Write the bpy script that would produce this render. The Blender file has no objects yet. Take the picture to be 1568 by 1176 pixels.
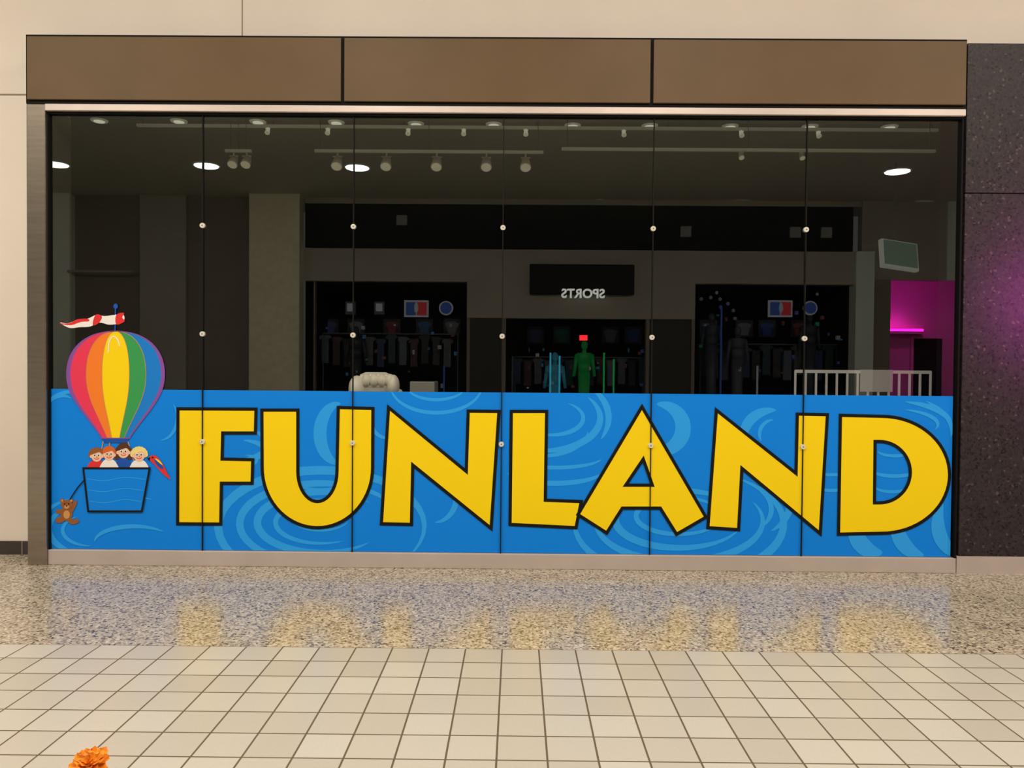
import bpy, bmesh, math, random
from mathutils import Vector, Matrix, Euler
from mathutils.geometry import tessellate_polygon
random.seed(4)
sc = bpy.context.scene
sc.view_settings.view_transform = 'Standard'
sc.view_settings.look = 'None'

# ------------------------------------------------------------------ camera
F = 1178.0; CAM = Vector((0, -6.0, 1.55))
YAW, PITCH, ROLL = 0.006, 0.0178, 0.0080
RM = (Matrix.Rotation(YAW, 3, 'Z') @ Matrix.Rotation(math.pi/2-PITCH, 3, 'X') @ Matrix.Rotation(ROLL, 3, 'Z'))
cd = bpy.data.cameras.new('camera'); cam = bpy.data.objects.new('camera', cd)
sc.collection.objects.link(cam)
cam.matrix_world = Matrix.Translation(CAM) @ RM.to_4x4()
cd.sensor_width = 36; cd.lens = F/1568*36
sc.camera = cam

def ray(px, py): return RM @ Vector(((px-784)/F, -(py-588)/F, -1))
def W(px, py, y=0.0):            # photo measurement -> metres on the vertical plane y
    d = ray(px, py); t = (y-CAM.y)/d.y
    return CAM + d*t
def H(px, py, z):                # photo measurement -> horizontal plane z
    d = ray(px, py); t = (z-CAM.z)/d.z
    return CAM + d*t

# ------------------------------------------------------------------ helpers
def lin(c):
    c = c/255.0
    return c/12.92 if c <= .04045 else ((c+.055)/1.055)**2.4
def rgb(c): return (lin(c[0]), lin(c[1]), lin(c[2]), 1)
def setin(b, n, v):
    if n in b.inputs: b.inputs[n].default_value = v
def M(name, col, rough=.5, metal=0, emit=0, spec=.5, var=0, scale=6, bump=0, bscale=200, stretch=None):
    m = bpy.data.materials.new(name); m.use_nodes = True
    nt = m.node_tree; b = nt.nodes['Principled BSDF']
    setin(b, 'Base Color', rgb(col)); setin(b, 'Roughness', rough); setin(b, 'Metallic', metal)
    setin(b, 'Specular IOR Level', spec)
    if emit:
        setin(b, 'Emission Color', rgb(col)); setin(b, 'Emission Strength', emit)
    if var or bump:
        tc = nt.nodes.new('ShaderNodeTexCoord'); src = tc.outputs['Object']
        if stretch:
            mp = nt.nodes.new('ShaderNodeMapping'); mp.inputs['Scale'].default_value = stretch
            nt.links.new(src, mp.inputs[0]); src = mp.outputs[0]
        if var:
            n = nt.nodes.new('ShaderNodeTexNoise'); n.inputs['Scale'].default_value = scale
            n.inputs['Detail'].default_value = 4
            nt.links.new(src, n.inputs['Vector'])
            r = nt.nodes.new('ShaderNodeValToRGB'); c = rgb(col)
            r.color_ramp.elements[0].position = .3; r.color_ramp.elements[1].position = .7
            r.color_ramp.elements[0].color = tuple(max(0, v*(1-var)) for v in c[:3])+(1,)
            r.color_ramp.elements[1].color = tuple(min(1, v*(1+var)) for v in c[:3])+(1,)
            nt.links.new(n.outputs['Fac'], r.inputs[0]); nt.links.new(r.outputs[0], b.inputs['Base Color'])
        if bump:
            n2 = nt.nodes.new('ShaderNodeTexNoise'); n2.inputs['Scale'].default_value = bscale
            nt.links.new(src, n2.inputs['Vector'])
            bp = nt.nodes.new('ShaderNodeBump'); bp.inputs['Strength'].default_value = bump
            bp.inputs['Distance'].default_value = .01
            nt.links.new(n2.outputs['Fac'], bp.inputs['Height']); nt.links.new(bp.outputs[0], b.inputs['Normal'])
    return m
def link(name, me, mat=None, parent=None):
    o = bpy.data.objects.new(name, me); sc.collection.objects.link(o)
    if mat is not None and len(me.materials) == 0: me.materials.append(mat)
    if parent is not None: o.parent = parent
    return o
def empty(name):
    e = bpy.data.objects.new(name, None); sc.collection.objects.link(e); e.empty_display_size = .2
    return e
def bx(bm, x0, x1, y0, y1, z0, z1, mi=0):
    v = [bm.verts.new(p) for p in [(x0,y0,z0),(x1,y0,z0),(x1,y1,z0),(x0,y1,z0),(x0,y0,z1),(x1,y0,z1),(x1,y1,z1),(x0,y1,z1)]]
    for f in [(0,3,2,1),(4,5,6,7),(0,1,5,4),(1,2,6,5),(2,3,7,6),(3,0,4,7)]:
        fc = bm.faces.new([v[i] for i in f]); fc.material_index = mi
def boxes(name, lst, mats, parent=None, bevel=0):
    bm = bmesh.new()
    for b in lst:
        bx(bm, *b)
    me = bpy.data.meshes.new(name); bm.to_mesh(me); bm.free()
    if not isinstance(mats, (list, tuple)): mats = [mats]
    for m in mats: me.materials.append(m)
    o = link(name, me, None, parent)
    if bevel:
        md = o.modifiers.new('bevel', 'BEVEL'); md.width = bevel; md.segments = 2
    return o
def each(name, lst, mats):
    for b in lst: boxes(name, [b], mats)
def cyl(name, p0, p1, r0, r1, mat, parent=None, seg=24):
    p0 = Vector(p0); p1 = Vector(p1); d = p1-p0
    bm = bmesh.new()
    bmesh.ops.create_cone(bm, cap_ends=True, segments=seg, radius1=r0, radius2=r1, depth=d.length)
    q = Vector((0,0,1)).rotation_difference(d.normalized()).to_matrix().to_4x4()
    bmesh.ops.transform(bm, matrix=Matrix.Translation((p0+p1)/2) @ q, verts=bm.verts)
    me = bpy.data.meshes.new(name); bm.to_mesh(me); bm.free()
    for p in me.polygons: p.use_smooth = len(p.vertices) == 4
    return link(name, me, mat, parent)
def ball(name, c, r, mat, parent=None, sub=3):
    bm = bmesh.new(); bmesh.ops.create_icosphere(bm, subdivisions=sub, radius=1)
    for v in bm.verts: v.co = Vector((v.co.x*r[0]+c[0], v.co.y*r[1]+c[1], v.co.z*r[2]+c[2]))
    me = bpy.data.meshes.new(name); bm.to_mesh(me); bm.free()
    for p in me.polygons: p.use_smooth = True
    return link(name, me, mat, parent)

# ------------------------------------------------------------------ materials
m_wall = M('cream_wall_paint', (236,226,213), .55, var=.03, scale=1.5, bump=.05, bscale=60)
m_joint = M('wall_joint', (150,135,115), .8)
m_base = M('baseboard_rubber', (62,56,52), .5, var=.1)
m_black = M('black_frame', (8,8,8), .7, spec=.2)
m_brown = M('bronze_fascia_panel', (103,81,53), .5, var=.06, scale=2.5, spec=.3)
m_alu = M('aluminium_strip', (214,200,192), .35, metal=.2, var=.04)
m_steel = M('brushed_steel', (164,154,142), .27, metal=.9, var=.10, scale=3, stretch=(1,1,12))
m_sill = M('sill_metal', (192,180,172), .45, metal=.1, var=.05, scale=4)
m_white = M('white_paint', (225,222,212), .45)
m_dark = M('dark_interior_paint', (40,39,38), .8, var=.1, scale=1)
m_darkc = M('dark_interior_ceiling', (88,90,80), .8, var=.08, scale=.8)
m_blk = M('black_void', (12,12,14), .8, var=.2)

def stone(name, c1, c2, c3, scale, rough, spec=.5):
    m = bpy.data.materials.new(name); m.use_nodes = True; nt = m.node_tree; b = nt.nodes['Principled BSDF']
    tc = nt.nodes.new('ShaderNodeTexCoord')
    v = nt.nodes.new('ShaderNodeTexVoronoi'); v.inputs['Scale'].default_value = scale
    nt.links.new(tc.outputs['Object'], v.inputs['Vector'])
    sep = nt.nodes.new('ShaderNodeSeparateColor'); nt.links.new(v.outputs['Color'], sep.inputs[0])
    r = nt.nodes.new('ShaderNodeValToRGB'); r.color_ramp.interpolation = 'CONSTANT'
    e = r.color_ramp.elements
    for i, (pos, col) in enumerate(c1):
        if i < 2: el = e[i]; el.position = pos
        else: el = e.new(pos)
        el.color = rgb(col)
    nt.links.new(sep.outputs[0], r.inputs[0])
    nz = nt.nodes.new('ShaderNodeTexNoise'); nz.inputs['Scale'].default_value = c3
    nt.links.new(tc.outputs['Object'], nz.inputs['Vector'])
    mx = nt.nodes.new('ShaderNodeMix'); mx.data_type = 'RGBA'; mx.blend_type = 'MULTIPLY'
    mx.inputs['Factor'].default_value = c2
    nt.links.new(r.outputs[0], mx.inputs['A']); nt.links.new(nz.outputs['Fac'], mx.inputs['B'])
    nt.links.new(mx.outputs['Result'], b.inputs['Base Color'])
    setin(b, 'Roughness', rough); setin(b, 'Specular IOR Level', spec)
    return m
m_terr = stone('terrazzo', [(0,(198,185,164)),(.38,(174,160,140)),(.62,(140,127,112)),(.78,(220,209,190)),(.9,(88,79,72))], .25, 5, 80, .22, .55)
m_granite = stone('dark_granite', [(0,(54,47,48)),(.4,(45,40,43)),(.7,(59,52,53)),(.88,(28,25,26)),(.97,(88,74,72))], .3, 8, 60, .5, .3)

# floor tile : 8 inch ceramic squares with grout
T = .2032; YB = -1.75; XO = (772-791)/56.5*T
def tilemat():
    m = bpy.data.materials.new('ceramic_floor_tile'); m.use_nodes = True; nt = m.node_tree; b = nt.nodes['Principled BSDF']
    tc = nt.nodes.new('ShaderNodeTexCoord'); mp = nt.nodes.new('ShaderNodeMapping')
    mp.inputs['Location'].default_value = (-XO/T, -YB/T, 0); mp.inputs['Scale'].default_value = (1/T, 1/T, 1)
    nt.links.new(tc.outputs['Object'], mp.inputs[0])
    sp = nt.nodes.new('ShaderNodeSeparateXYZ'); nt.links.new(mp.outputs[0], sp.inputs[0])
    def math_(op, a, bb=None):
        n = nt.nodes.new('ShaderNodeMath'); n.operation = op
        for i, x in enumerate((a, bb)):
            if x is None: continue
            if isinstance(x, (int, float)): n.inputs[i].default_value = x
            else: nt.links.new(x, n.inputs[i])
        return n.outputs[0]
    masks = []
    for ax in (0, 1):
        f = math_('FRACT', sp.outputs[ax]); d = math_('ABSOLUTE', math_('SUBTRACT', f, .5))
        masks.append(math_('GREATER_THAN', d, .5-.021))
    g = math_('MAXIMUM', masks[0], masks[1])
    fl = nt.nodes.new('ShaderNodeVectorMath'); fl.operation = 'FLOOR'; nt.links.new(mp.outputs[0], fl.inputs[0])
    wn = nt.nodes.new('ShaderNodeTexWhiteNoise'); nt.links.new(fl.outputs[0], wn.inputs['Vector'])
    r = nt.nodes.new('ShaderNodeValToRGB')
    r.color_ramp.elements[0].color = rgb((188,181,168)); r.color_ramp.elements[1].color = rgb((200,195,183))
    nt.links.new(wn.outputs['Value'], r.inputs[0])
    nz = nt.nodes.new('ShaderNodeTexNoise'); nz.inputs['Scale'].default_value = 90; nt.links.new(tc.outputs['Object'], nz.inputs['Vector'])
    mm = nt.nodes.new('ShaderNodeMix'); mm.data_type = 'RGBA'; mm.blend_type = 'MULTIPLY'; mm.inputs['Factor'].default_value = .12
    nt.links.new(r.outputs[0], mm.inputs['A']); nt.links.new(nz.outputs['Fac'], mm.inputs['B'])
    mx = nt.nodes.new('ShaderNodeMix'); mx.data_type = 'RGBA'
    nt.links.new(g, mx.inputs['Factor']); nt.links.new(mm.outputs['Result'], mx.inputs['A']); mx.inputs['B'].default_value = rgb((96,80,62))
    nt.links.new(mx.outputs['Result'], b.inputs['Base Color'])
    rr = math_('ADD', math_('MULTIPLY', g, .5), .3); nt.links.new(rr, b.inputs['Roughness'])
    bp = nt.nodes.new('ShaderNodeBump'); bp.inputs['Strength'].default_value = .4; bp.inputs['Distance'].default_value = .002
    nt.links.new(math_('SUBTRACT', 1, g), bp.inputs['Height']); nt.links.new(bp.outputs[0], b.inputs['Normal'])
    return m
m_tile = tilemat()

# glass: thin pane, clear with mirror reflection rising at grazing angles
def glassmat():
    m = bpy.data.materials.new('window_glass'); m.use_nodes = True; nt = m.node_tree
    nt.nodes.remove(nt.nodes['Principled BSDF']); out = nt.nodes['Material Output']
    lw = nt.nodes.new('ShaderNodeLayerWeight'); lw.inputs['Blend'].default_value = .5
    p = nt.nodes.new('ShaderNodeMath'); p.operation = 'POWER'; p.inputs[1].default_value = 5
    nt.links.new(lw.outputs['Facing'], p.inputs[0])
    a = nt.nodes.new('ShaderNodeMath'); a.operation = 'MULTIPLY_ADD'; a.inputs[1].default_value = .87; a.inputs[2].default_value = .11
    nt.links.new(p.outputs[0], a.inputs[0])
    t = nt.nodes.new('ShaderNodeBsdfTransparent'); t.inputs[0].default_value = (.93,.96,.94,1)
    g = nt.nodes.new('ShaderNodeBsdfGlossy'); g.inputs['Roughness'].default_value = 0.0; g.inputs[0].default_value = (.97,1,.98,1)
    mx = nt.nodes.new('ShaderNodeMixShader')
    nt.links.new(a.outputs[0], mx.inputs[0]); nt.links.new(t.outputs[0], mx.inputs[1]); nt.links.new(g.outputs[0], mx.inputs[2])
    nt.links.new(mx.outputs[0], out.inputs[0])
    return m
m_glass = glassmat()

# ------------------------------------------------------------------ key dimensions
xL = W(47,400).x; xP = W(76,500).x; xR = W(1466,500).x; xStone = W(1468,450).x
zFT = W(760,61).z; zFB = W(760,164).z; zHB = W(760,179).z
zSill = W(770,847).z
YW = 0.30; YI = YW+.15
zC = 6.0; zCi = 3.86
# ------------------------------------------------------------------ floor
boxes('floor', [(-22,22,-16,YB,-.1,0,0), (-22,22,YB,YI,-.1,0,1)], [m_tile, m_terr])
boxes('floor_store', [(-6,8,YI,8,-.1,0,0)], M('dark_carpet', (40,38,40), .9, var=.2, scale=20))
# ------------------------------------------------------------------ mall wall
zj = W(20,145,YW).z; xj = W(371,30,YW).x
each('wall_back', [(-22,xL+.05,YW,YI,0,zC,0),(xL+.05,xStone+.35,YW,YI,zCi,zC,0),(xStone+.35,22,YW,YI,0,zC,0)], m_wall)
boxes('trim_1', [(-22,xL,YW-.003,YW,zj-.006,zj+.006,0)], m_joint)
boxes('trim_2', [(xj-.004,xj+.004,YW-.003,YW,zFT,zC,0)], m_joint)
zb = W(20,828,YW).z
boxes('baseboard_left', [(-22,xL-.002,YW-.015,YW,0,zb,0)], m_base, bevel=.003)
xbj = W(34,840,YW-.015).x
boxes('trim_3', [(xbj-.004,xbj+.004,YW-.018,YW-.015,0,zb,0)], m_joint)
# ------------------------------------------------------------------ fascia
fas = empty('storefront_fascia')
boxes('backing', [(xL,xStone,-.05,YW,zCi,zFT,0),(xL,xStone,-.05,.08,zFB-.01,zCi,0)], m_black, fas)
g1a, g1b = W(522,110,-.07).x, W(527,110,-.07).x; g2a, g2b = W(996,115,-.07).x, W(1001,115,-.07).x
for i,(a,b_) in enumerate([(xL+.018,g1a),(g1b,g2a),(g2b,xStone-.012)]):
    boxes('panel_%d'%(i+1), [(a,b_,-.07,-.05,zFB+.016,zFT-.02,0)], m_brown, fas, bevel=.003)
# ------------------------------------------------------------------ frame
fr = empty('storefront_frame')
boxes('header_strip', [(xP,xStone,-.055,.05,zHB+.012,zFB-.012,0)], m_alu, fr, bevel=.004)
boxes('header_gasket', [(xP,xStone,-.03,.05,zHB-.004,zHB+.012,0),(xP,xP+.012,-.02,.03,zSill,zHB,0),(xR-.008,xStone,-.03,.06,zSill,zHB,0)], m_black, fr)
boxes('left_post', [(xL,xP,-.05,YW,0,zFB-.012,0)], m_steel, fr, bevel=.006)
boxes('sill', [(xP,xStone,-.03,.08,0,zSill,0)], m_sill, fr, bevel=.004)
boxes('right_return', [(xStone,xStone+.02,.06,YW,0,zFB,0)], m_black, fr)

# dark granite pier
pier = empty('granite_pier')
zs = W(1520,296,-.03).z; zsT = W(1500,66,-.03).z; zsB = W(1500,852,-.03).z
boxes('upper_slab', [(xStone+.02,xStone+2.6,-.03,YW,zs+.004,zsT,0)], m_granite, pier, bevel=.003)
boxes('lower_slab', [(xStone+.02,xStone+2.6,-.03,YW,zsB,zs-.004,0)], m_granite, pier, bevel=.003)
boxes('core', [(xStone+.03,xStone+2.59,-.02,YW,zsB,zsT-.01,0)], m_black, pier)
boxes('base_plinth', [(xStone+.006,xStone+2.6,-.03,YW,0,zsB,0)], m_sill, pier)
# ------------------------------------------------------------------ glass
jx = [W(311,500).x, W(541,500).x, W(769,510).x, W(998,515).x, W(1231,520).x]
gx = [xP]+jx+[xR]
for i in range(6):
    me = bpy.data.meshes.new('pane')
    a, b_ = gx[i]+(.003 if i else 0), gx[i+1]-(.003 if i < 5 else 0)
    me.from_pydata([(a,0,zSill),(b_,0,zSill),(b_,0,zHB),(a,0,zHB)], [], [(0,1,2,3)])
    link('window_%d'%(i+1), me, m_glass)
jt = empty('glass_clamps')
boxes('silicone_joints', [(x-.0035,x+.0035,-.0155,.006,zSill,zHB,0) for x in jx], M('silicone',(22,20,16),.7,spec=.2), jt)
m_disc = M('clamp_disc', (225,222,210), .4, metal=.1)
for x in jx:
    for py in (349, 515, 680):
        z = W(770,py).z
        cyl('disc', (x,-.002,z), (x,-.022,z), .021, .019, m_disc, jt)
        cyl('screw', (x,-.022,z), (x,-.025,z), .005, .004, m_steel, jt, 12)

# ------------------------------------------------------------------ decal (vinyl film on the outside of the glass)
dec = empty('window_decal')
LY = lambda l: -.002 - .001*l
def poly(name, loops, mat, layer, parent=dec, clip=None):
    y = LY(layer)
    L3 = [[W(p[0],p[1],y) for p in lp] for lp in loops]
    flat = [Vector((v.x, v.z, 0)) for lp in L3 for v in lp]
    tris = tessellate_polygon([[Vector((v.x, v.z, 0)) for v in lp] for lp in L3])
    bm = bmesh.new(); vs = [bm.verts.new((v.x, y, v.y)) for v in flat]
    for t in tris:
        try: bm.faces.new([vs[i] for i in t])
        except ValueError: pass
    bmesh.ops.recalc_face_normals(bm, faces=bm.faces)
    me = bpy.data.meshes.new(name); bm.to_mesh(me); bm.free()
    return link(name, me, mat, parent)
def stroke(name, pts, w, mat, layer, closed=True, parent=dec, taper=None):
    y = LY(layer); n = len(pts); P = [Vector((p[0], p[1])) for p in pts]
    A = []; B = []
    for i in range(n):
        if closed: a, b_, c = P[i-1], P[i], P[(i+1) % n]
        else: a, b_, c = P[max(i-1,0)], P[i], P[min(i+1,n-1)]
        d1 = (b_-a); d2 = (c-b_)
        if d1.length < 1e-6: d1 = d2
        if d2.length < 1e-6: d2 = d1
        d1 = d1.normalized(); d2 = d2.normalized()
        n1 = Vector((-d1.y, d1.x)); n2 = Vector((-d2.y, d2.x)); mm = n1+n2
        if mm.length < 1e-4: mm = n1
        mm.normalize(); s = 1/max(mm.dot(n1), .42)
        ww = w*(taper[i] if taper else 1)
        A.append(b_+mm*s*ww/2); B.append(b_-mm*s*ww/2)
    vs = [tuple(W(p.x,p.y,y)) for p in A]+[tuple(W(p.x,p.y,y)) for p in B]
    fs = [(i,(i+1)%n,n+(i+1)%n,n+i) for i in range(n if closed else n-1)]
    me = bpy.data.meshes.new(name); me.from_pydata(vs, [], fs)
    return link(name, me, mat, parent)
def arc(cx, cy, rx, ry, a0, a1, n=24):
    return [(cx+rx*math.cos(math.radians(a0+(a1-a0)*i/n)), cy+ry*math.sin(math.radians(a0+(a1-a0)*i/n))) for i in range(n+1)]
def cat(P, k=6, closed=True):
    out = []; n = len(P)
    for i in range(n if closed else n-1):
        g = (lambda j: P[j % n]) if closed else (lambda j: P[min(max(j,0),n-1)])
        p0,p1,p2,p3 = g(i-1),g(i),g(i+1),g(i+2)
        for s in range(k):
            t = s/k
            out.append(tuple(.5*((2*p1[q])+(-p0[q]+p2[q])*t+(2*p0[q]-5*p1[q]+4*p2[q]-p3[q])*t*t+(-p0[q]+3*p1[q]-3*p2[q]+p3[q])*t**3) for q in (0,1)))
    if not closed: out.append(P[-1])
    return out
def V(name, col, **k): return M('vinyl_'+name, col, .5, spec=.25, **k)
v_blue = V('blue', (0,134,240)); v_light = V('light_blue', (44,164,250)); v_yel = V('yellow', (255,220,10)); v_blk = V('black', (14,14,12))
v_red = V('red', (226,52,56)); v_pink = V('pink', (236,60,92)); v_or = V('orange', (250,132,44)); v_gr = V('green', (60,160,88)); v_pur = V('purple', (140,84,170))
v_wht = V('white', (245,242,238)); v_skin = V('skin', (246,200,168)); v_brn = V('brown', (150,92,48)); v_brnl = V('tan', (206,150,92)); v_dkb = V('brunette', (88,56,38))
v_gold = V('blonde', (246,226,140)); v_ging = V('ginger', (220,104,40)); v_navy = V('royal_blue', (30,84,180))
vx0 = xP+.012; vx1 = xR-.025; vz1 = W(770,601,.0).z; vz0 = zSill+.004
clipB = (vx0, vx1, vz0, vz1)
me = bpy.data.meshes.new('blue_field'); me.from_pydata([(vx0,LY(0),vz0),(vx1,LY(0),vz0),(vx1,LY(0),vz1),(vx0,LY(0),vz1)],[],[(0,1,2,3)])
link('blue_field', me, v_blue, dec)

sw_n = [0]
def cres(cx, cy, rx, ry, a0, a1, w, pw=.6):
    n = 36; P = arc(cx,cy,rx,ry,a0,a1,n)
    out = []; inn = []
    for i,(x,y) in enumerate(P):
        t = max(0, math.sin(math.pi*i/n))**pw
        a = math.radians(a0+(a1-a0)*i/n)
        d = Vector((math.cos(a)/rx, math.sin(a)/ry)).normalized()*w/2*t
        out.append((x+d.x, y+d.y)); inn.append((x-d.x, y-d.y))
    y_ = LY(.6+sw_n[0]*.04); sw_n[0] += 1
    m_ = len(out); vs = [W(p[0],p[1],y_) for p in out]+[W(p[0],p[1],y_) for p in inn]
    bm = bmesh.new(); bv = [bm.verts.new(v) for v in vs]
    for i in range(m_-1): bm.faces.new((bv[i],bv[i+1],bv[m_+i+1],bv[m_+i]))
    bmesh.ops.remove_doubles(bm, verts=bm.verts, dist=1e-5)
    x0,x1,z0,z1 = clipB
    for co,no in (((x0,0,0),(-1,0,0)),((x1,0,0),(1,0,0)),((0,0,z0),(0,0,-1)),((0,0,z1),(0,0,1))):
        bmesh.ops.bisect_plane(bm, geom=bm.verts[:]+bm.edges[:]+bm.faces[:], plane_co=co, plane_no=no, clear_outer=True)
    me = bpy.data.meshes.new('swirl'); bm.to_mesh(me); bm.free(); link('swirl', me, v_light, dec)
for c in [
 (668,592,44,20,10,175,5),(668,590,70,42,0,180,6),
 (522,664,32,46,95,270,20),
 (845,640,48,26,-60,120,7),(835,640,84,50,-40,105,11),(840,640,92,66,-50,30,10),(830,660,70,38,0,120,6),
 (852,700,70,16,10,170,6),(850,720,74,20,10,170,8),
 (1008,655,38,36,-95,110,24),
 (1185,668,46,40,160,275,16),(1185,665,22,22,150,270,6),
 (492,800,98,46,40,320,12),(492,802,125,62,60,345,12),(492,806,158,86,70,395,14),(492,800,70,32,60,330,8),(492,790,45,22,20,340,6),
 (490,740,34,10,10,170,5),(490,750,50,16,10,170,5),
 (365,690,42,16,-80,60,9),(350,680,60,26,-60,80,9),(375,705,18,8,-90,90,5),
 (665,760,34,40,-60,90,9),
 (1040,795,98,44,20,340,12),(1040,798,128,62,-30,200,12),(1040,802,160,84,-60,200,14),(1040,790,66,28,10,350,8),(1150,770,60,50,-70,60,12),(1145,780,36,32,-60,60,8),
 (1200,700,30,34,90,200,9),(1275,745,26,6,0,180,5),(1275,722,24,5,0,180,5),
 (1370,690,26,8,0,180,5),(1370,720,34,9,0,180,6),(1366,745,26,8,0,180,5),
 (1360,650,95,36,-75,10,9),(1360,650,76,24,-70,20,6),(1345,660,112,60,-50,10,7),
 (1345,800,38,46,80,190,26),(1415,800,42,50,90,200,24),(1480,800,44,52,100,215,22),
 (95,640,30,34,160,300,7),(110,650,50,50,200,300,6),
 (150,810,75,42,110,230,10),(160,815,105,60,120,240,9),(205,830,60,24,180,320,7),(205,775,38,14,160,320,4),(140,812,44,24,90,240,6),
 (245,640,26,34,-40,90,5),(590,640,22,30,60,200,6),
]: cres(*c)

def letter(name, loops, k=0):
    poly(name+'_fill', loops, v_yel, 4.5+k)
    for lp in loops: stroke(name+'_outline', lp, 5.0, v_blk, 5.0+k)
letter('letter_f', [[(272.5,626),(392,626.5),(391,663),(341,663),(340,703),(387,704),(386,740),(339,740),(338,802.5),(272,802)]])
letter('letter_u', [[(401,628),(456,628)]+arc(486,722,30,46,180,0,20)+[(518,624),(571,625.5)]+arc(486,716,84.5,92,0,180,34)])
letter('letter_n', [[(584,802),(595,624),(714,722),(717,629.5),(764,630),(752,809),(632,712),(630,803)]])
letter('letter_l', [[(783,630),(837,630),(835,766),(890,768),(882,808),(781,803)]])
letter('letter_a', [[(983,623),(1081,792),(1036,818),(1011,778),(953,778),(929,816),(885,788)],[(985,703),(999,743),(958,743)]], 1)
letter('letter_n', [[(1084,808),(1097,628),(1219,725),(1221,634),(1267,635),(1256,817),(1136,717),(1131,811)]])
letter('letter_d', [[(1287,636)]+arc(1350,727,104,89.5,-90,90,34)+[(1284,818)],[(1340,676)]+arc(1347,723,47,47,-90,90,24)+[(1339,770)]])

# hot air balloon
prof = [(507,.0),(508.5,.22),(513,.46),(522,.68),(535,.85),(552,.96),(574,1.0),(596,.95),(618,.80),(642,.56),(664,.34),(671,.29)]
prof = cat(prof, 4, False)
fr_ = [-1,-.92,-.6,-.28,.28,.62,.93,1]; cols = [v_pur,v_pink,v_or,v_yel,v_gr,V('balloon_blue', (24,130,220)),v_pur]
for i in range(7):
    a = [(177+75*w*fr_[i], y) for y,w in prof]; b_ = [(177+75*w*fr_[i+1], y) for y,w in prof]
    poly('balloon_gore', [a+b_[::-1]], cols[i], 5)
stroke('balloon_outline', [(177+75*w,y) for y,w in prof]+[(177-75*w,y) for y,w in prof[::-1]], 1.4, v_pur, 6)
for f in (-.6,-.28,.28,.62):
    stroke('balloon_seam', [(177+75*w*f,y) for y,w in prof], .8, v_brnl, 6, False)
stroke('balloon_highlight', cat([(166,540),(167,524),(173,515),(180,520),(183,530)],4,False), 1.6, v_wht, 6.5, False)
poly('balloon_skirt', [[(155.5,671),(198.5,671),(194,678),(160,678)]], v_navy, 5)
for x0,x1 in ((158,150),(168,165),(187,195),(196,208)):
    stroke('rope', [(x0,676),(x1,716)], 1.4, v_brnl, 4.5, False)
stroke('mast', [(177,470),(176,508)], 2, v_navy, 6, False)
poly('mast_ball', [arc(177,469,3.6,4.2,0,345,14)], v_navy, 7)
poly('pennant_white', [cat([(176,482),(160,484),(148,482),(134,488),(118,490),(104,495),(92,494),(106,502),(122,501),(138,500),(152,494),(166,497),(178,496),(190,490),(188,481)],4)], v_wht, 6.5)
poly('pennant_red', [cat([(134,488),(118,489),(106,495),(90,495),(108,498),(124,493),(136,492)],3)], v_red, 7)
poly('pennant_red_end', [cat([(178,482),(190,479),(187,486),(191,492),(178,497)],3)], v_red, 7.2)
poly('pennant_red_mid', [cat([(146,482),(156,484),(152,494),(142,498)],3)], v_red, 7)
# basket
bk = [(127.5,717),(229,717),(217,783),(135,783)]
poly('basket', [bk], v_blue, 7); stroke('basket_outline', bk, 3, v_blk, 9.5)
for y in (733,750,767):
    stroke('basket_weave', cat([(133+ (y-733)*.1,y),(160,y+3),(190,y-2),(223-(y-733)*.2,y+1)],5,False), 1.2, v_light, 8, False)
def kid(cx, cy, r, hair, shirt, long=False, curly=False, k=0):
    poly('shoulders', [cat([(cx-13,719),(cx-11,709),(cx-4,cy+r*.8),(cx+4,cy+r*.8),(cx+11,709),(cx+13,719)],4)], shirt, 5+k)
    if long: poly('hair_back', [cat([(cx-r*1.2,cy+r*1.3),(cx-r*1.3,cy-r*.2),(cx,cy-r*1.4),(cx+r*1.3,cy-r*.2),(cx+r*1.2,cy+r*1.3),(cx,cy+r*.8)],5)], hair, 6+k)
    elif curly:
        for q in range(9):
            a = math.pi*(1+q/8); poly('curl', [arc(cx+r*.95*math.cos(a), cy+r*.85*math.sin(a), r*.42, r*.42,0,330,11)], hair, 5.9+k+q*.03)
    else: poly('hair_back', [arc(cx,cy-r*.15,r*1.12,r*1.15,0,345,20)], hair, 6+k)
    poly('face', [arc(cx,cy+r*.1,r*.88,r*.95,0,345,22)], v_skin, 7+k)
    for s in (-1,1):
        poly('ear', [arc(cx+s*r*.9,cy+r*.2,r*.2,r*.26,0,330,10)], v_skin, 6.8+k)
        poly('eye_white', [arc(cx+s*r*.34,cy,r*.2,r*.26,0,330,10)], v_wht, 7.6+k)
        poly('eye', [arc(cx+s*r*.32,cy+r*.03,r*.11,r*.15,0,330,10)], v_blk, 8.2+k)
    stroke('nose', [(cx,cy+r*.15),(cx+r*.1,cy+r*.34),(cx-r*.05,cy+r*.36)], .7, v_brn, 7.6+k, False)
    stroke('smile', arc(cx,cy+r*.35,r*.4,r*.3,15,165,8), 1.1, v_red, 7.6+k, False)
    poly('fringe', [cat([(cx-r*.95,cy-r*.1),(cx-r*.8,cy-r*.8),(cx,cy-r*1.15),(cx+r*.8,cy-r*.8),(cx+r*.95,cy-r*.1),(cx+r*.45,cy-r*.5),(cx-r*.1,cy-r*.35)],4)], hair, 7.9+k)
kid(148,697,9.5,v_brn,v_red,curly=True)
kid(167,695,9.5,v_ging,v_wht,k=.3)
kid(189,691,10,v_dkb,v_navy,long=True,k=.1)
kid(213,696,10,v_gold,v_wht,curly=True,k=.4)
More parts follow.
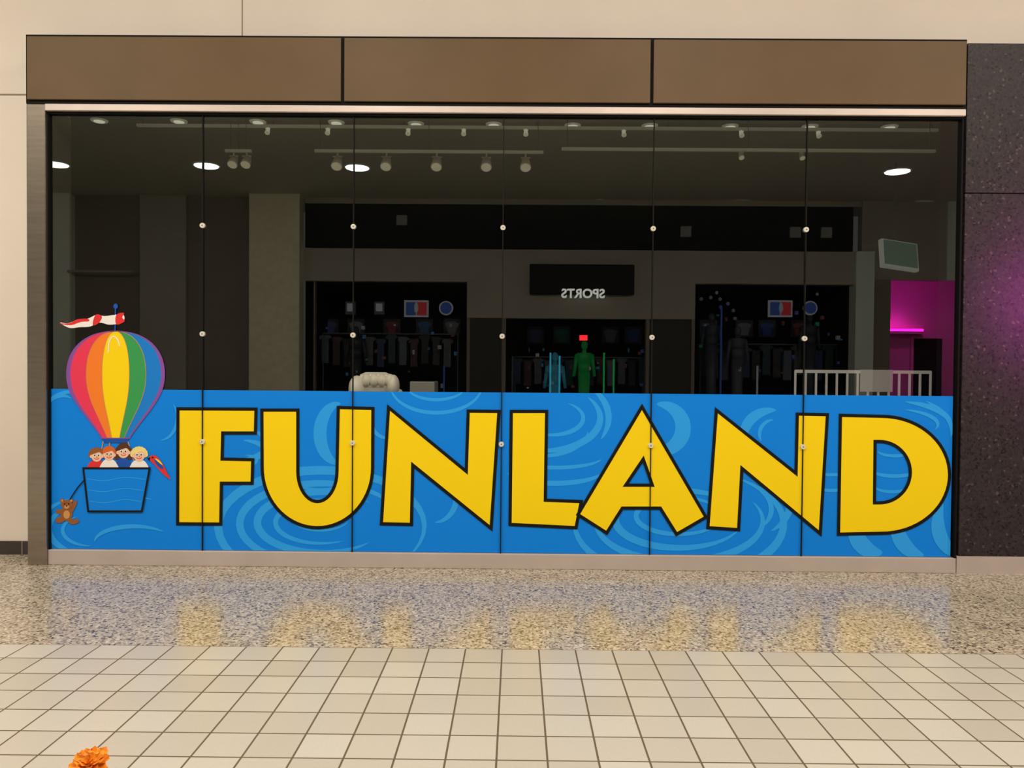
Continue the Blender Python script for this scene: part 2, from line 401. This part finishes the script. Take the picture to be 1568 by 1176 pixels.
# parrot
poly('parrot_body', [cat([(229,699),(236,697),(243,702),(250,712),(256,724),(261,734),(252,728),(244,720),(236,711),(230,705)],4)], v_red, 8)
poly('parrot_wing', [cat([(236,703),(243,707),(250,716),(247,718),(240,712)],4)], v_navy, 9)
poly('parrot_wing_band', [cat([(237,702),(244,705),(249,712),(243,708)],4)], v_yel, 10)
poly('parrot_beak', [[(230,700),(225,702),(229,706)]], v_blk, 9); poly('parrot_eye', [arc(233.5,700.5,1.3,1.3,0,330,8)], v_blk, 10)
# teddy bear hanging from a cord
stroke('bear_cord', cat([(129,735),(118,748),(107,765)],5,False), 1.8, v_blk, 8, False)
poly('bear_leg', [cat([(96,790),(88,793),(85,799),(92,801),(100,796)],4)], v_brn, 5)
poly('bear_leg', [cat([(106,791),(113,796),(118,794),(121,799),(112,803),(103,798)],4)], v_brn, 5.3)
poly('bear_arm', [cat([(95,780),(87,781),(85,785),(93,787)],4)], v_brn, 5)
poly('bear_arm', [cat([(108,778),(113,768),(118,767),(116,775),(110,785)],4)], v_brn, 5.3)
poly('bear_body', [arc(102,787,9,10.5,0,345,22)], v_brn, 6); poly('bear_belly', [arc(102,788,5,6.5,0,345,18)], v_brnl, 7)
poly('bear_head', [arc(102,773,8.5,7.5,0,345,22)], v_brn, 7.5)
for s in (-1,1):
    poly('bear_ear', [arc(102+s*7,766.5,3.2,3.2,0,330,12)], v_brn, 6.6); poly('bear_ear_inner', [arc(102+s*7,766.5,1.7,1.7,0,330,10)], v_brnl, 8.3)
    poly('bear_eye', [arc(102+s*3,771.5,1.1,1.3,0,330,8)], v_blk, 9.4)
poly('bear_muzzle', [arc(102,776,3.8,3,0,345,14)], v_brnl, 8.3); poly('bear_nose', [arc(102,774.6,1.5,1.1,0,330,8)], v_blk, 9.4)

# ------------------------------------------------------------------ shop interior behind the glass
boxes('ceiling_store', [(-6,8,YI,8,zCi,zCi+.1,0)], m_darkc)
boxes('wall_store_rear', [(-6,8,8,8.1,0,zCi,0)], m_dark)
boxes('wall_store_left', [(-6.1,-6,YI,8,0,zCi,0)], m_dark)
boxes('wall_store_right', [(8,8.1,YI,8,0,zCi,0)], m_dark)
m_can = M('downlight_trim_glow', (200,198,180), .4, emit=.12); m_canl = M('downlight_lens_glow', (200,198,176), .4, emit=.7)  # fittings are off; a faint glow is put into trim and lens
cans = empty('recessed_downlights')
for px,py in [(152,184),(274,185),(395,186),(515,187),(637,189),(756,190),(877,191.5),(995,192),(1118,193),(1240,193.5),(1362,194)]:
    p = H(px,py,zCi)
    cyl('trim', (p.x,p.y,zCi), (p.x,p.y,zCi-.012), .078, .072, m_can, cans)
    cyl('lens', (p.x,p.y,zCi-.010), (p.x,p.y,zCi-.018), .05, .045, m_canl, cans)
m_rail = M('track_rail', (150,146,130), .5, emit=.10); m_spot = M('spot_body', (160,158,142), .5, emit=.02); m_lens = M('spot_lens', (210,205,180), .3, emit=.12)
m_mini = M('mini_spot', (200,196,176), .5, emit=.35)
def track(name, pxa, pxb, py, zt, spots, s=1.0, ms=None):
    ms = ms or m_spot
    e = empty(name); a = H(pxa, py, zt); b_ = H(pxb, py+ (pxb-pxa)*.008, zt); y = a.y
    b_ = Vector((b_.x, y, zt))
    boxes('rail', [(a.x,b_.x,y-.015,y+.015,zt-.012,zt+.012,0)], m_rail, e)
    n = max(2, int((b_.x-a.x)/1.2))
    for i in range(n+1):
        x = a.x+.05+(b_.x-a.x-.1)*i/n; cyl('hanger', (x,y,zt+.01), (x,y,zCi), .003, .003, m_dark, e, 8)
    for px in spots:
        x = W(px, 220, y).x
        cyl('stem', (x,y,zt-.01), (x,y,zt-.05*s), .008, .008, ms, e, 10)
        cyl('arm', (x-.045*s,y,zt-.05*s), (x+.045*s,y,zt-.05*s), .007, .007, ms, e, 8)
        cyl('can', (x,y+.03*s,zt-.06*s), (x,y-.04*s,zt-.15*s), .035*s, .052*s, ms, e, 20)
        cyl('lens', (x,y-.04*s,zt-.15*s), (x,y-.043*s,zt-.154*s), .045*s, .045*s, m_lens, e, 20)
track('track_light', 210, 1432, 192, 3.80, [410,502,625,710,805,955,1135,1253], .45, m_mini)
track('track_light', 482, 832, 231, 3.55, [517,592,669,745,805], 1.0)
track('track_light', 345, 385, 231, 3.55, [358,378], .9)
track('track_light', 860, 1430, 228, 3.55, [1135,1228], .5)
# monitor on ceiling bracket
tv = empty('wall_monitor'); c = W(1377,391,2.4)
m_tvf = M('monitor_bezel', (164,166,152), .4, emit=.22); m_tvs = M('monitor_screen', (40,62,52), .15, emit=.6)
tilt = Matrix.Translation(c) @ Euler((math.radians(-12),math.radians(5),math.radians(14))).to_matrix().to_4x4()
o = boxes('bezel', [(-.23,.23,-.02,.04,-.16,.16,0)], m_tvf, tv, bevel=.01); o.matrix_world = tilt
o = boxes('screen', [(-.21,.21,-.026,-.019,-.13,.145,0)], m_tvs, tv); o.matrix_world = tilt
o = boxes('rear_housing', [(-.14,.14,.04,.09,-.10,.10,0)], m_dark, tv, bevel=.01); o.matrix_world = tilt
cyl('bracket', (c.x,c.y+.09,c.z+.1), (c.x,c.y+.12,zCi), .016, .016, m_dark, tv)
# padded recliner chair (white)
ch = empty('padded_recliner_chair'); m_lea = M('white_leather', (240,230,212), .5, var=.04, scale=8)
c0 = W(573,570,1.0); cx = c0.x; zt = c0.z
boxes('headrest', [(cx-.15,cx+.17,.94,1.10,zt-.20,zt,0)], m_lea, ch, bevel=.07)
for k in range(4): ball('headrest_tuft', (cx-.06+.07*k,.96,zt-.075), (.045,.06,.062), m_lea, ch)
ball('headrest_bolster_left', (cx-.15,.97,zt-.15), (.075,.1,.12), m_lea, ch); ball('headrest_bolster_right', (cx+.18,.97,zt-.12), (.055,.1,.10), m_lea, ch)
boxes('backrest', [(cx-.26,cx+.26,.98,1.16,.45,zt-.14,0)], m_lea, ch, bevel=.07)
boxes('seat', [(cx-.28,cx+.28,.52,1.1,.28,.5,0)], m_lea, ch, bevel=.06)
boxes('arms', [(cx-.42,cx-.27,.5,1.12,.08,.68,0),(cx+.27,cx+.42,.5,1.12,.08,.68,0)], m_lea, ch, bevel=.05)
boxes('base', [(cx-.36,cx+.36,.55,1.1,0,.3,0)], m_black, ch)
c1 = W(648,584,1.8)
kb = empty('ticket_counter'); boxes('cabinet', [(c1.x-.11,c1.x+.12,1.7,2.0,0,c1.z,0)], m_dark, kb, bevel=.01); boxes('lid', [(c1.x-.12,c1.x+.13,1.68,2.02,c1.z-.12,c1.z,0)], M('counter_lid',(150,146,136),.5), kb, bevel=.01)
# play-area fence
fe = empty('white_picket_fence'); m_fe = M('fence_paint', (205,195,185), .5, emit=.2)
yF = 2.4; a = W(1218,566,yF); b_ = W(1425,566,yF)
zf = a.z
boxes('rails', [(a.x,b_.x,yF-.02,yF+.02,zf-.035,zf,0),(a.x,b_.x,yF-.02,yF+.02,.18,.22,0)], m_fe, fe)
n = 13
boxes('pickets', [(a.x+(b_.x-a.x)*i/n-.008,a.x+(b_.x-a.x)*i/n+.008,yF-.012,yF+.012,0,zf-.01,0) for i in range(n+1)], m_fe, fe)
s0 = W(1318,566,yF-.03); s1 = W(1366,600,yF-.03)
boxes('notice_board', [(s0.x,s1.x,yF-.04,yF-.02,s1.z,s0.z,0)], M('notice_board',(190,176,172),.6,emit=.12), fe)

# ------------------------------------------------------------------ the mall behind the camera (seen mirrored in the glass)
YO = -14.0
def R(px, py, d=14.0):
    p = W(px, py, d); return Vector((p.x, -d, p.z))
X = lambda px: R(px, 450).x
Z = lambda py: R(790, py).z
op_wall = M('opposite_wall_paint', (168,164,152), .6, var=.05, scale=1)
op_dk = M('opposite_wall_dark', (132,124,114), .6, var=.06, scale=1.3)
op_col = M('column_stone', (232,224,196), .6, var=.12, scale=9)
op_grn = M('opposite_glass_pier', (222,232,222), .5, var=.04)
boxes('ceiling', [(-22,22,-16,YI,zC,zC+.1,0)], M('ceiling_paint', (198,195,180), .8, var=.04, scale=.6))
each('wall_front', [
 (-22,X(80),YO-.3,YO,0,zC,0),(X(80),X(115),YO-.3,YO+.25,0,zC,2),
 (X(115),X(217),YO-.3,YO,0,Z(302),1),(X(115),X(389),YO-.3,YO-.1,Z(302),zC,0),(X(217),X(287),YO-.3,YO+.1,0,Z(302),0),(X(287),X(389),YO-.3,YO,0,Z(302),1),
 (X(465),X(1320),YO-.3,YO-.1,Z(312),zC,0),
 (X(465),X(1308),YO-.26,YO-.12,Z(380),Z(312),3),  # black sign band, listed among the wall segments
 (X(465),X(1308),YO-.3,YO,Z(432),Z(382),0),
 (X(715),X(1065),YO-.3,YO-.02,Z(487),Z(432),0),
 (X(1308),X(1336),YO-.3,YO+.1,0,Z(382),2),(X(1320),X(1450),YO-.3,YO-.05,Z(380),zC,0),(X(1336),X(1450),YO-.3,YO-.05,Z(424),Z(380),0),(X(1336),X(1364),YO-.3,YO,0,Z(424),1),
 (X(1602),22,YO-.3,YO,0,zC,0),(X(1450),X(1602),YO-.3,YO,Z(424),zC,2),
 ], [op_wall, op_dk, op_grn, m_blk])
boxes('stone_column', [(X(389),X(465),YO,YO+.4,0,zC,0)], op_col, bevel=.02)
m_pl = M('pale_panel_glow', (170,166,150), .5, emit=.45)  # pale reflective panels, no lamps; their brightness is put in as emission
lb = empty('wall_pale_panels')
boxes('band_squares', [(X(px-8),X(px+8),YO-.12,YO-.05,Z(352+8),Z(352-8),0) for px in (1050,1218,1266)]+[(X(606),X(622),YO-.12,YO-.05,Z(345),Z(330),0)], M('band_square_glow',(120,120,112),.5,emit=.25), lb)  # pale dim squares on the black band, glow put into the material
boxes('pale_panels', [(X(1313),X(1355),YO-.05,YO+.1,Z(303),Z(280),0),(X(1400),X(1425),YO-.05,YO+.1,Z(305),Z(282),0),(X(1125),X(1146),YO-.1,YO+.1,Z(304),Z(283),0)], m_pl, lb, bevel=.02)
cyl('round_wall_disc', (R(920,287).x,YO-.1,R(920,287).z),(R(920,287).x,YO+.05,R(920,287).z),.31,.30,m_pl,None,36)
boxes('handrail', [(X(115),X(215),YO+.3,YO+.36,Z(424),Z(421),0),(X(116),X(118),YO,YO+.36,Z(424),Z(421),0),(X(212),X(214),YO,YO+.36,Z(424),Z(421),0)], op_wall)
ss = empty('sports_shop')
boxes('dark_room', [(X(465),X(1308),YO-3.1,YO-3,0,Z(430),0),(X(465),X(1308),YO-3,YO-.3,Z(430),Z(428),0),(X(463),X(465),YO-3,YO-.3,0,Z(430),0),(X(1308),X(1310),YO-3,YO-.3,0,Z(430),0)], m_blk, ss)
boxes('door_frames', [(X(715),X(720),YO-.2,YO-.02,0,Z(487),0),(X(770),X(775),YO-.2,YO+.02,0,Z(487),0),(X(990),X(995),YO-.2,YO+.02,0,Z(487),0),(X(1060),X(1065),YO-.2,YO-.02,0,Z(487),0),(X(480),X(482),YO-.2,YO-.02,0,Z(432),0)], op_dk, ss)
boxes('dark_piers', [(X(720),X(770),YO-.25,YO-.05,0,Z(487),0),(X(995),X(1060),YO-.25,YO-.05,0,Z(487),0)], M('pier_dark',(54,52,50),.6), ss)
boxes('sign_box', [(X(811),X(970),YO,YO+.14,Z(451),Z(405),0)], m_blk, ss, bevel=.02)
tcu = bpy.data.curves.new('sign_text', 'FONT'); tcu.body = 'SPORTS'; tcu.align_x = 'CENTER'; tcu.align_y = 'CENTER'; tcu.size = .32; tcu.extrude = .01; tcu.offset = .009; tcu.space_character = 1.02
m_sg = M('sign_letters_lit', (225,225,215), .5, emit=3.6); tcu.materials.append(m_sg)
to = bpy.data.objects.new('sign_text', tcu); sc.collection.objects.link(to); to.parent = ss
to.location = (X(892), YO+.16, R(892,451).z); to.rotation_euler = (math.pi/2, 0, math.pi)
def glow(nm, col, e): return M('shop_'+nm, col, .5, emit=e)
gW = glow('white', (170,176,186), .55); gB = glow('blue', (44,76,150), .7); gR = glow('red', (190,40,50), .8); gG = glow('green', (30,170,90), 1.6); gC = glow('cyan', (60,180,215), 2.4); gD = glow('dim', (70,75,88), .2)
def sgn(nm, px0, px1, py0, py1, m, d=.05):
    boxes(nm, [(R(px0,py0).x, R(px1,py0).x, YO+d-.04, YO+d, R(px0,py1).z, R(px1,py0).z, 0)], m, ss)
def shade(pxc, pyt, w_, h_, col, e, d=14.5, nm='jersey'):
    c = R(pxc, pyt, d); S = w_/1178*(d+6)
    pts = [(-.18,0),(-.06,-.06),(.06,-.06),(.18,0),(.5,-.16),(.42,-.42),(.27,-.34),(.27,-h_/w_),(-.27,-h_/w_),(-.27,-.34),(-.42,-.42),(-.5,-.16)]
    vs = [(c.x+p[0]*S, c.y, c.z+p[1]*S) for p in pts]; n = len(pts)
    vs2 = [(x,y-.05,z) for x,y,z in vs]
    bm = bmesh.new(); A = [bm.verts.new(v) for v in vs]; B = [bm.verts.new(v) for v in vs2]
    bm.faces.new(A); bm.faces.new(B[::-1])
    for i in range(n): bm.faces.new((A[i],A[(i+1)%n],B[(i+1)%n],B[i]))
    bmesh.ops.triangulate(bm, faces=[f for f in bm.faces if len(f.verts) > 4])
    me = bpy.data.meshes.new(nm); bm.to_mesh(me); bm.free(); link(nm, me, glow(nm, col, e), ss)  # emission put into the jerseys, since the shop room is dark
for cx_ in (635,1202):
    sgn('poster_border', cx_-19,cx_+19,458,484,gW,-.34); sgn('poster_blue', cx_-16,cx_-1,461,481,gB,-.32); sgn('poster_red', cx_+1,cx_+16,461,481,gR,-.32)
    p = R(cx_,470); ball('poster_player', (p.x,YO-.3,p.z), (.06,.02,.14), gW, ss, 2)
for px in (681,1249):
    p = R(px,470); cyl('round_poster', (p.x,YO-.4,p.z), (p.x,YO-.36,p.z), .19, .19, gW, ss); cyl('round_poster_center', (p.x,YO-.36,p.z), (p.x,YO-.34,p.z), .15, .15, gB, ss)
for px in (532,577):
    sgn('shield_poster', px-8,px+8,460,480,gD,-.36); sgn('shield_poster_inner', px-5,px+5,463,475,gW,-.34)
sgn('exit_light', 888,900,513,521,glow('exit',(255,40,50),10),-.1)
pal = [(80,88,102),(40,56,96),(46,48,54),(66,40,44),(32,60,72),(90,94,100),(26,44,40)]
for i,px in enumerate(range(498,700,17)):
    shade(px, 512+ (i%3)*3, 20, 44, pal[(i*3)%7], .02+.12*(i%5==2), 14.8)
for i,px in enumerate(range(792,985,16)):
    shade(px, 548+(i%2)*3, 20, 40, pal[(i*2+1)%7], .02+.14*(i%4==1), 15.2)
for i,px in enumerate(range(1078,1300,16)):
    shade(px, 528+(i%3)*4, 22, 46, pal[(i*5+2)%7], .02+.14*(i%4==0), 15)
for a0,a1,yy,dd in ((494,702,510,14.8),(788,986,546,15.2),(1072,1304,526,15)):
    p = R(a0,yy,dd); q = R(a1,yy,dd)
    boxes('garment_rail', [(p.x,q.x,p.y-.04,p.y-.01,p.z-.02,p.z+.01,0),(p.x,p.x+.03,p.y-.04,p.y-.01,0,p.z,0),(q.x-.03,q.x,p.y-.04,p.y-.01,0,p.z,0)], gD, ss)
def frame_(px,py,w_,h_,col):
    p = R(px,py,16.6); k = 22.6/1178
    boxes('jersey_frame', [(p.x-w_*k/2,p.x+w_*k/2,p.y-.05,p.y,p.z-h_*k,p.z,0)], glow('frame',(44,44,48),.3), ss)
    shade(px,py+4,w_*.8,h_*.75,col,.3,16.55,'framed_jersey')
for px,col in ((505,(70,80,120)),(545,(120,120,126)),(600,(120,50,56)),(650,(60,90,130)),(692,(110,112,116))): frame_(px,488,26,24,col)
for px,col in ((820,(60,70,100)),(860,(30,90,70)),(935,(90,90,96)),(970,(50,60,110))): frame_(px,500,26,26,col)
for px,col in ((1085,(70,90,130)),(1140,(110,110,120)),(1175,(50,70,130)),(1225,(120,60,60)),(1280,(70,74,84))): frame_(px,490,26,26,col)
# small glowing boxes put in as price cards and spot highlights
rs = random.Random(11)
for (a0,a1,t0,t1) in ((490,706,490,590),(782,984,530,595),(1072,1300,445,595)):
    for k in range(22):
        px = rs.uniform(a0,a1); py = rs.uniform(t0,t1); w_ = rs.uniform(2,6); h_ = rs.uniform(2,7)
        p = R(px,py,14.45); kk = 20.45/1178
        col = rs.choice([(150,160,175),(60,120,170),(40,140,100),(170,170,160),(110,60,60),(70,80,150)])
        boxes('glow_speck', [(p.x-w_*kk/2,p.x+w_*kk/2,p.y-.1,p.y,p.z-h_*kk,p.z,0)], glow('speck',col,rs.uniform(.05,.5)), ss, bevel=.01)
def mann(px, top, m, s=1.0):
    c = R(px, top, 14.6); x = c.x; z = c.z; y = c.y; e = ss
    ball('mannequin_head', (x,y,z-.12), (.09,.1,.13), m, e)
    for (za,zb_,ra,rb) in ((z-.24,z-.34,.05,.07),(z-.32,z-.6,.2,.17),(z-.6,z-.85,.17,.15),(z-.85,0,.16,.12)):
        cyl('mannequin_body', (x,y,za), (x,y,zb_), ra*s, rb*s, m, e, 14)
    for s_ in (-1,1): cyl('mannequin_arm', (x+s_*.2,y,z-.36), (x+s_*.28,y,z-.95), .055, .04, m, e, 10)
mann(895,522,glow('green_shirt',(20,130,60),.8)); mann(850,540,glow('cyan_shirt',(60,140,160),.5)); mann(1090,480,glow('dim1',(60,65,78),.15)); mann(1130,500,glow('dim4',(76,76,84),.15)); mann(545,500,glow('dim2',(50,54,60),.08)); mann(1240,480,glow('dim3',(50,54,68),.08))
for px,y0,m in ((997,520,gC),(843,540,gC),(857,545,gC),(1160,560,gW),(1105,470,gB),(680,560,gB),(925,540,gG),(940,550,gG),(785,545,gD)):
    p = R(px,y0,14.3); boxes('display_strip', [(p.x-.022,p.x+.022,p.y-.02,p.y,.6,p.z,0)], m, ss)
ar = R(1088,470,14.4); gbu = glow('bulb',(110,120,140),.5)
for k in range(9):
    a0 = math.pi*k/8; ball('arch_bulb', (ar.x+.65*math.cos(a0), ar.y, ar.z-.3+.55*math.sin(a0)), (.05,.05,.05), gbu, ss, 2)
def area(name, loc, rot, size, power, col, sy=None, spread=None):
    l = bpy.data.lights.new(name, 'AREA'); l.energy = power; l.color = col; l.size = size
    if sy: l.shape = 'RECTANGLE'; l.size_y = sy
    if spread: l.spread = spread
    o = bpy.data.objects.new(name, l); sc.collection.objects.link(o); o.location = loc; o.rotation_euler = rot; return o
# pink shop
pk = empty('pink_lit_shop'); m_pk = M('pink_shop_wall', (220,125,190), .6)
xa, xb = X(1366), X(1600); zpc = Z(395)
q1 = R(1412,505,16.4); q0 = R(1340,505,16.4); d0 = R(1400,518,16.4); d1 = R(1444,518,16.4)
boxes('room', [(xa,xb,YO-2.6,YO-2.5,0,zpc,0),(xa-.01,xa,YO-2.5,YO-.3,0,zpc,0),(xb,xb+.01,YO-2.5,YO-.3,0,zpc,0),(xa,xb,YO-2.6,YO-.3,zpc,zpc+.03,0)], m_pk, pk)
boxes('doorway', [(d0.x,d1.x,YO-2.5,YO-2.45,0,d0.z,0)], m_blk, pk)
boxes('door_frame', [(d0.x-.08,d0.x,YO-2.5,YO-2.42,0,d0.z+.08,0),(d1.x,d1.x+.08,YO-2.5,YO-2.42,0,d0.z+.08,0),(d0.x,d1.x,YO-2.5,YO-2.42,d0.z,d0.z+.08,0)], m_pk, pk)
boxes('ledge', [(xa,q1.x,YO-2.5,YO-2.1,q0.z-.12,q0.z-.05,0)], m_pk, pk)
boxes('neon_tube', [(xa,q1.x,YO-2.36,YO-2.32,q0.z-.05,q0.z+.03,0)], M('pink_neon',(255,30,200),.5,emit=16), pk)
area('pink_shop_light', ((xa+q1.x)/2, YO-2.3, q0.z+.05), (math.radians(180),0,0), 1.0, 26, (1,.06,.75), .1)
area('pink_shop_light', (X(1450), YO-.5, zpc-.1), (math.radians(-20),0,0), 1.5, 62, (1,.14,.8), .2)
area('pink_pier_fill', (xStone+1.3,-1.3,2.2), (math.radians(90),0,0), .4, 17, (1,.08,.75), None, math.radians(105))  # added light without a fixture, puts the pink glow on the pier
# ceiling downlights of the mall
m_lamp = M('lamp_lens', (255,250,240), .5, emit=14)
dl = empty('mall_downlights')
for px,py in ((85,252),(316,254),(547,257),(1374,263)):
    p = H(px,py,zC-.02); y = -p.y
    cyl('lens', (p.x,y,zC-.02),(p.x,y,zC-.035), .26, .25, m_lamp, dl, 32); cyl('ring', (p.x,y,zC),(p.x,y,zC-.02), .31, .30, m_white, dl, 32)
LC = (1,.905,.79)
for i,x in enumerate((-9,-5.4,-1.8,1.8,5.4,9)):
    area('mall_lamp_and_fill', (x,-4.0,zC-.03), (0,0,0), 1.1, 167, LC)
for i,x in enumerate((-11,-5.5,0,5.5,11)):
    area('mall_lamp_and_fill', (x,-6.0,zC-.12), (math.radians(-35),0,0), 1.0, 98, LC, .5)  # added fill, tilted to brighten the opposite wall, kept out of the reflection
w = bpy.data.worlds.new('world'); sc.world = w; w.use_nodes = True
w.node_tree.nodes['Background'].inputs[0].default_value = (1,.94,.86,1); w.node_tree.nodes['Background'].inputs[1].default_value = .25

# ------------------------------------------------------------------ foreground marigold
fl = empty('potted_marigold'); c = W(136,1168,-4.0)
m_pet = M('marigold_petal', (250,140,14), .6, var=.3, scale=40); m_leaf = M('marigold_leaf', (52,96,34), .6, var=.2, scale=20); m_pot = M('terracotta_pot', (160,84,52), .8, var=.08)
def bloom(cx, cy, cz, R0, tiltx):
    bm = bmesh.new()
    for ring in range(5):
        n = 11-ring; rr = R0*(1-.17*ring)
        for k in range(n):
            a = 2*math.pi*(k+ring*.5)/n+random.uniform(-.15,.15); up = .1+.26*ring+random.uniform(-.08,.08); wd = rr*.30
            dirv = Vector((math.cos(a)*math.cos(up), math.sin(a)*math.cos(up), math.sin(up)))*random.uniform(.85,1.12)
            side = Vector((-math.sin(a), math.cos(a), 0))
            pr = []
            for t,wf in ((.1,.25),(.45,.7),(.8,1.1),(1.0,.8)):
                cpt = dirv*rr*t + Vector((0,0,R0*.06*ring))
                row = []
                for s_ in (-1,-.5,0,.5,1):
                    q = cpt+side*wd*wf*s_+Vector((0,0,1))*(abs(s_)*.16*rr*(1 if t > .4 else .3)+random.uniform(-.05,.05)*rr)+ (dirv*rr*(-.14 if abs(s_) == 1 else .08*random.random()) if t == 1 else Vector())
                    row.append(bm.verts.new(q))
                pr.append(row)
            for i in range(3):
                for j in range(4): bm.faces.new((pr[i][j],pr[i][j+1],pr[i+1][j+1],pr[i+1][j]))
    me = bpy.data.meshes.new('bloom'); bm.to_mesh(me); bm.free()
    o = link('bloom', me, m_pet, fl); o.location = (cx,cy,cz); o.rotation_euler = (tiltx, .1, 0)
    return o
bloom(c.x,c.y,c.z-.012,.050,.5); bloom(c.x+.10,c.y+.03,c.z-.09,.045,.3); bloom(c.x-.09,c.y-.02,c.z-.10,.045,.2)
for dx,dz in ((0,-.012),(.10,-.09),(-.09,-.10)):
    cyl('stem', (c.x+dx*.3,c.y+.01,.28), (c.x+dx,c.y+.005,c.z+dz-.005), .004, .003, m_leaf, fl, 8)
cyl('pot', (c.x,c.y,0),(c.x,c.y,.28), .10, .15, m_pot, fl, 32); cyl('pot_rim', (c.x,c.y,.27),(c.x,c.y,.31), .165, .165, m_pot, fl, 32)
bm = bmesh.new()
for k in range(36):
    a = random.uniform(0,6.28); r = random.uniform(.03,.14); z = random.uniform(.3,c.z-.12); L = .07
    b0 = Vector((c.x+math.cos(a)*r*.4, c.y+math.sin(a)*r*.4, z)); d = Vector((math.cos(a),math.sin(a),.4)).normalized(); s_ = Vector((-math.sin(a),math.cos(a),0))*.014
    v = [bm.verts.new(q) for q in (b0, b0+d*L*.4+s_, b0+d*L, b0+d*L*.4-s_)]; bm.faces.new(v)
me = bpy.data.meshes.new('leaves'); bm.to_mesh(me); bm.free(); link('leaves', me, m_leaf, fl)
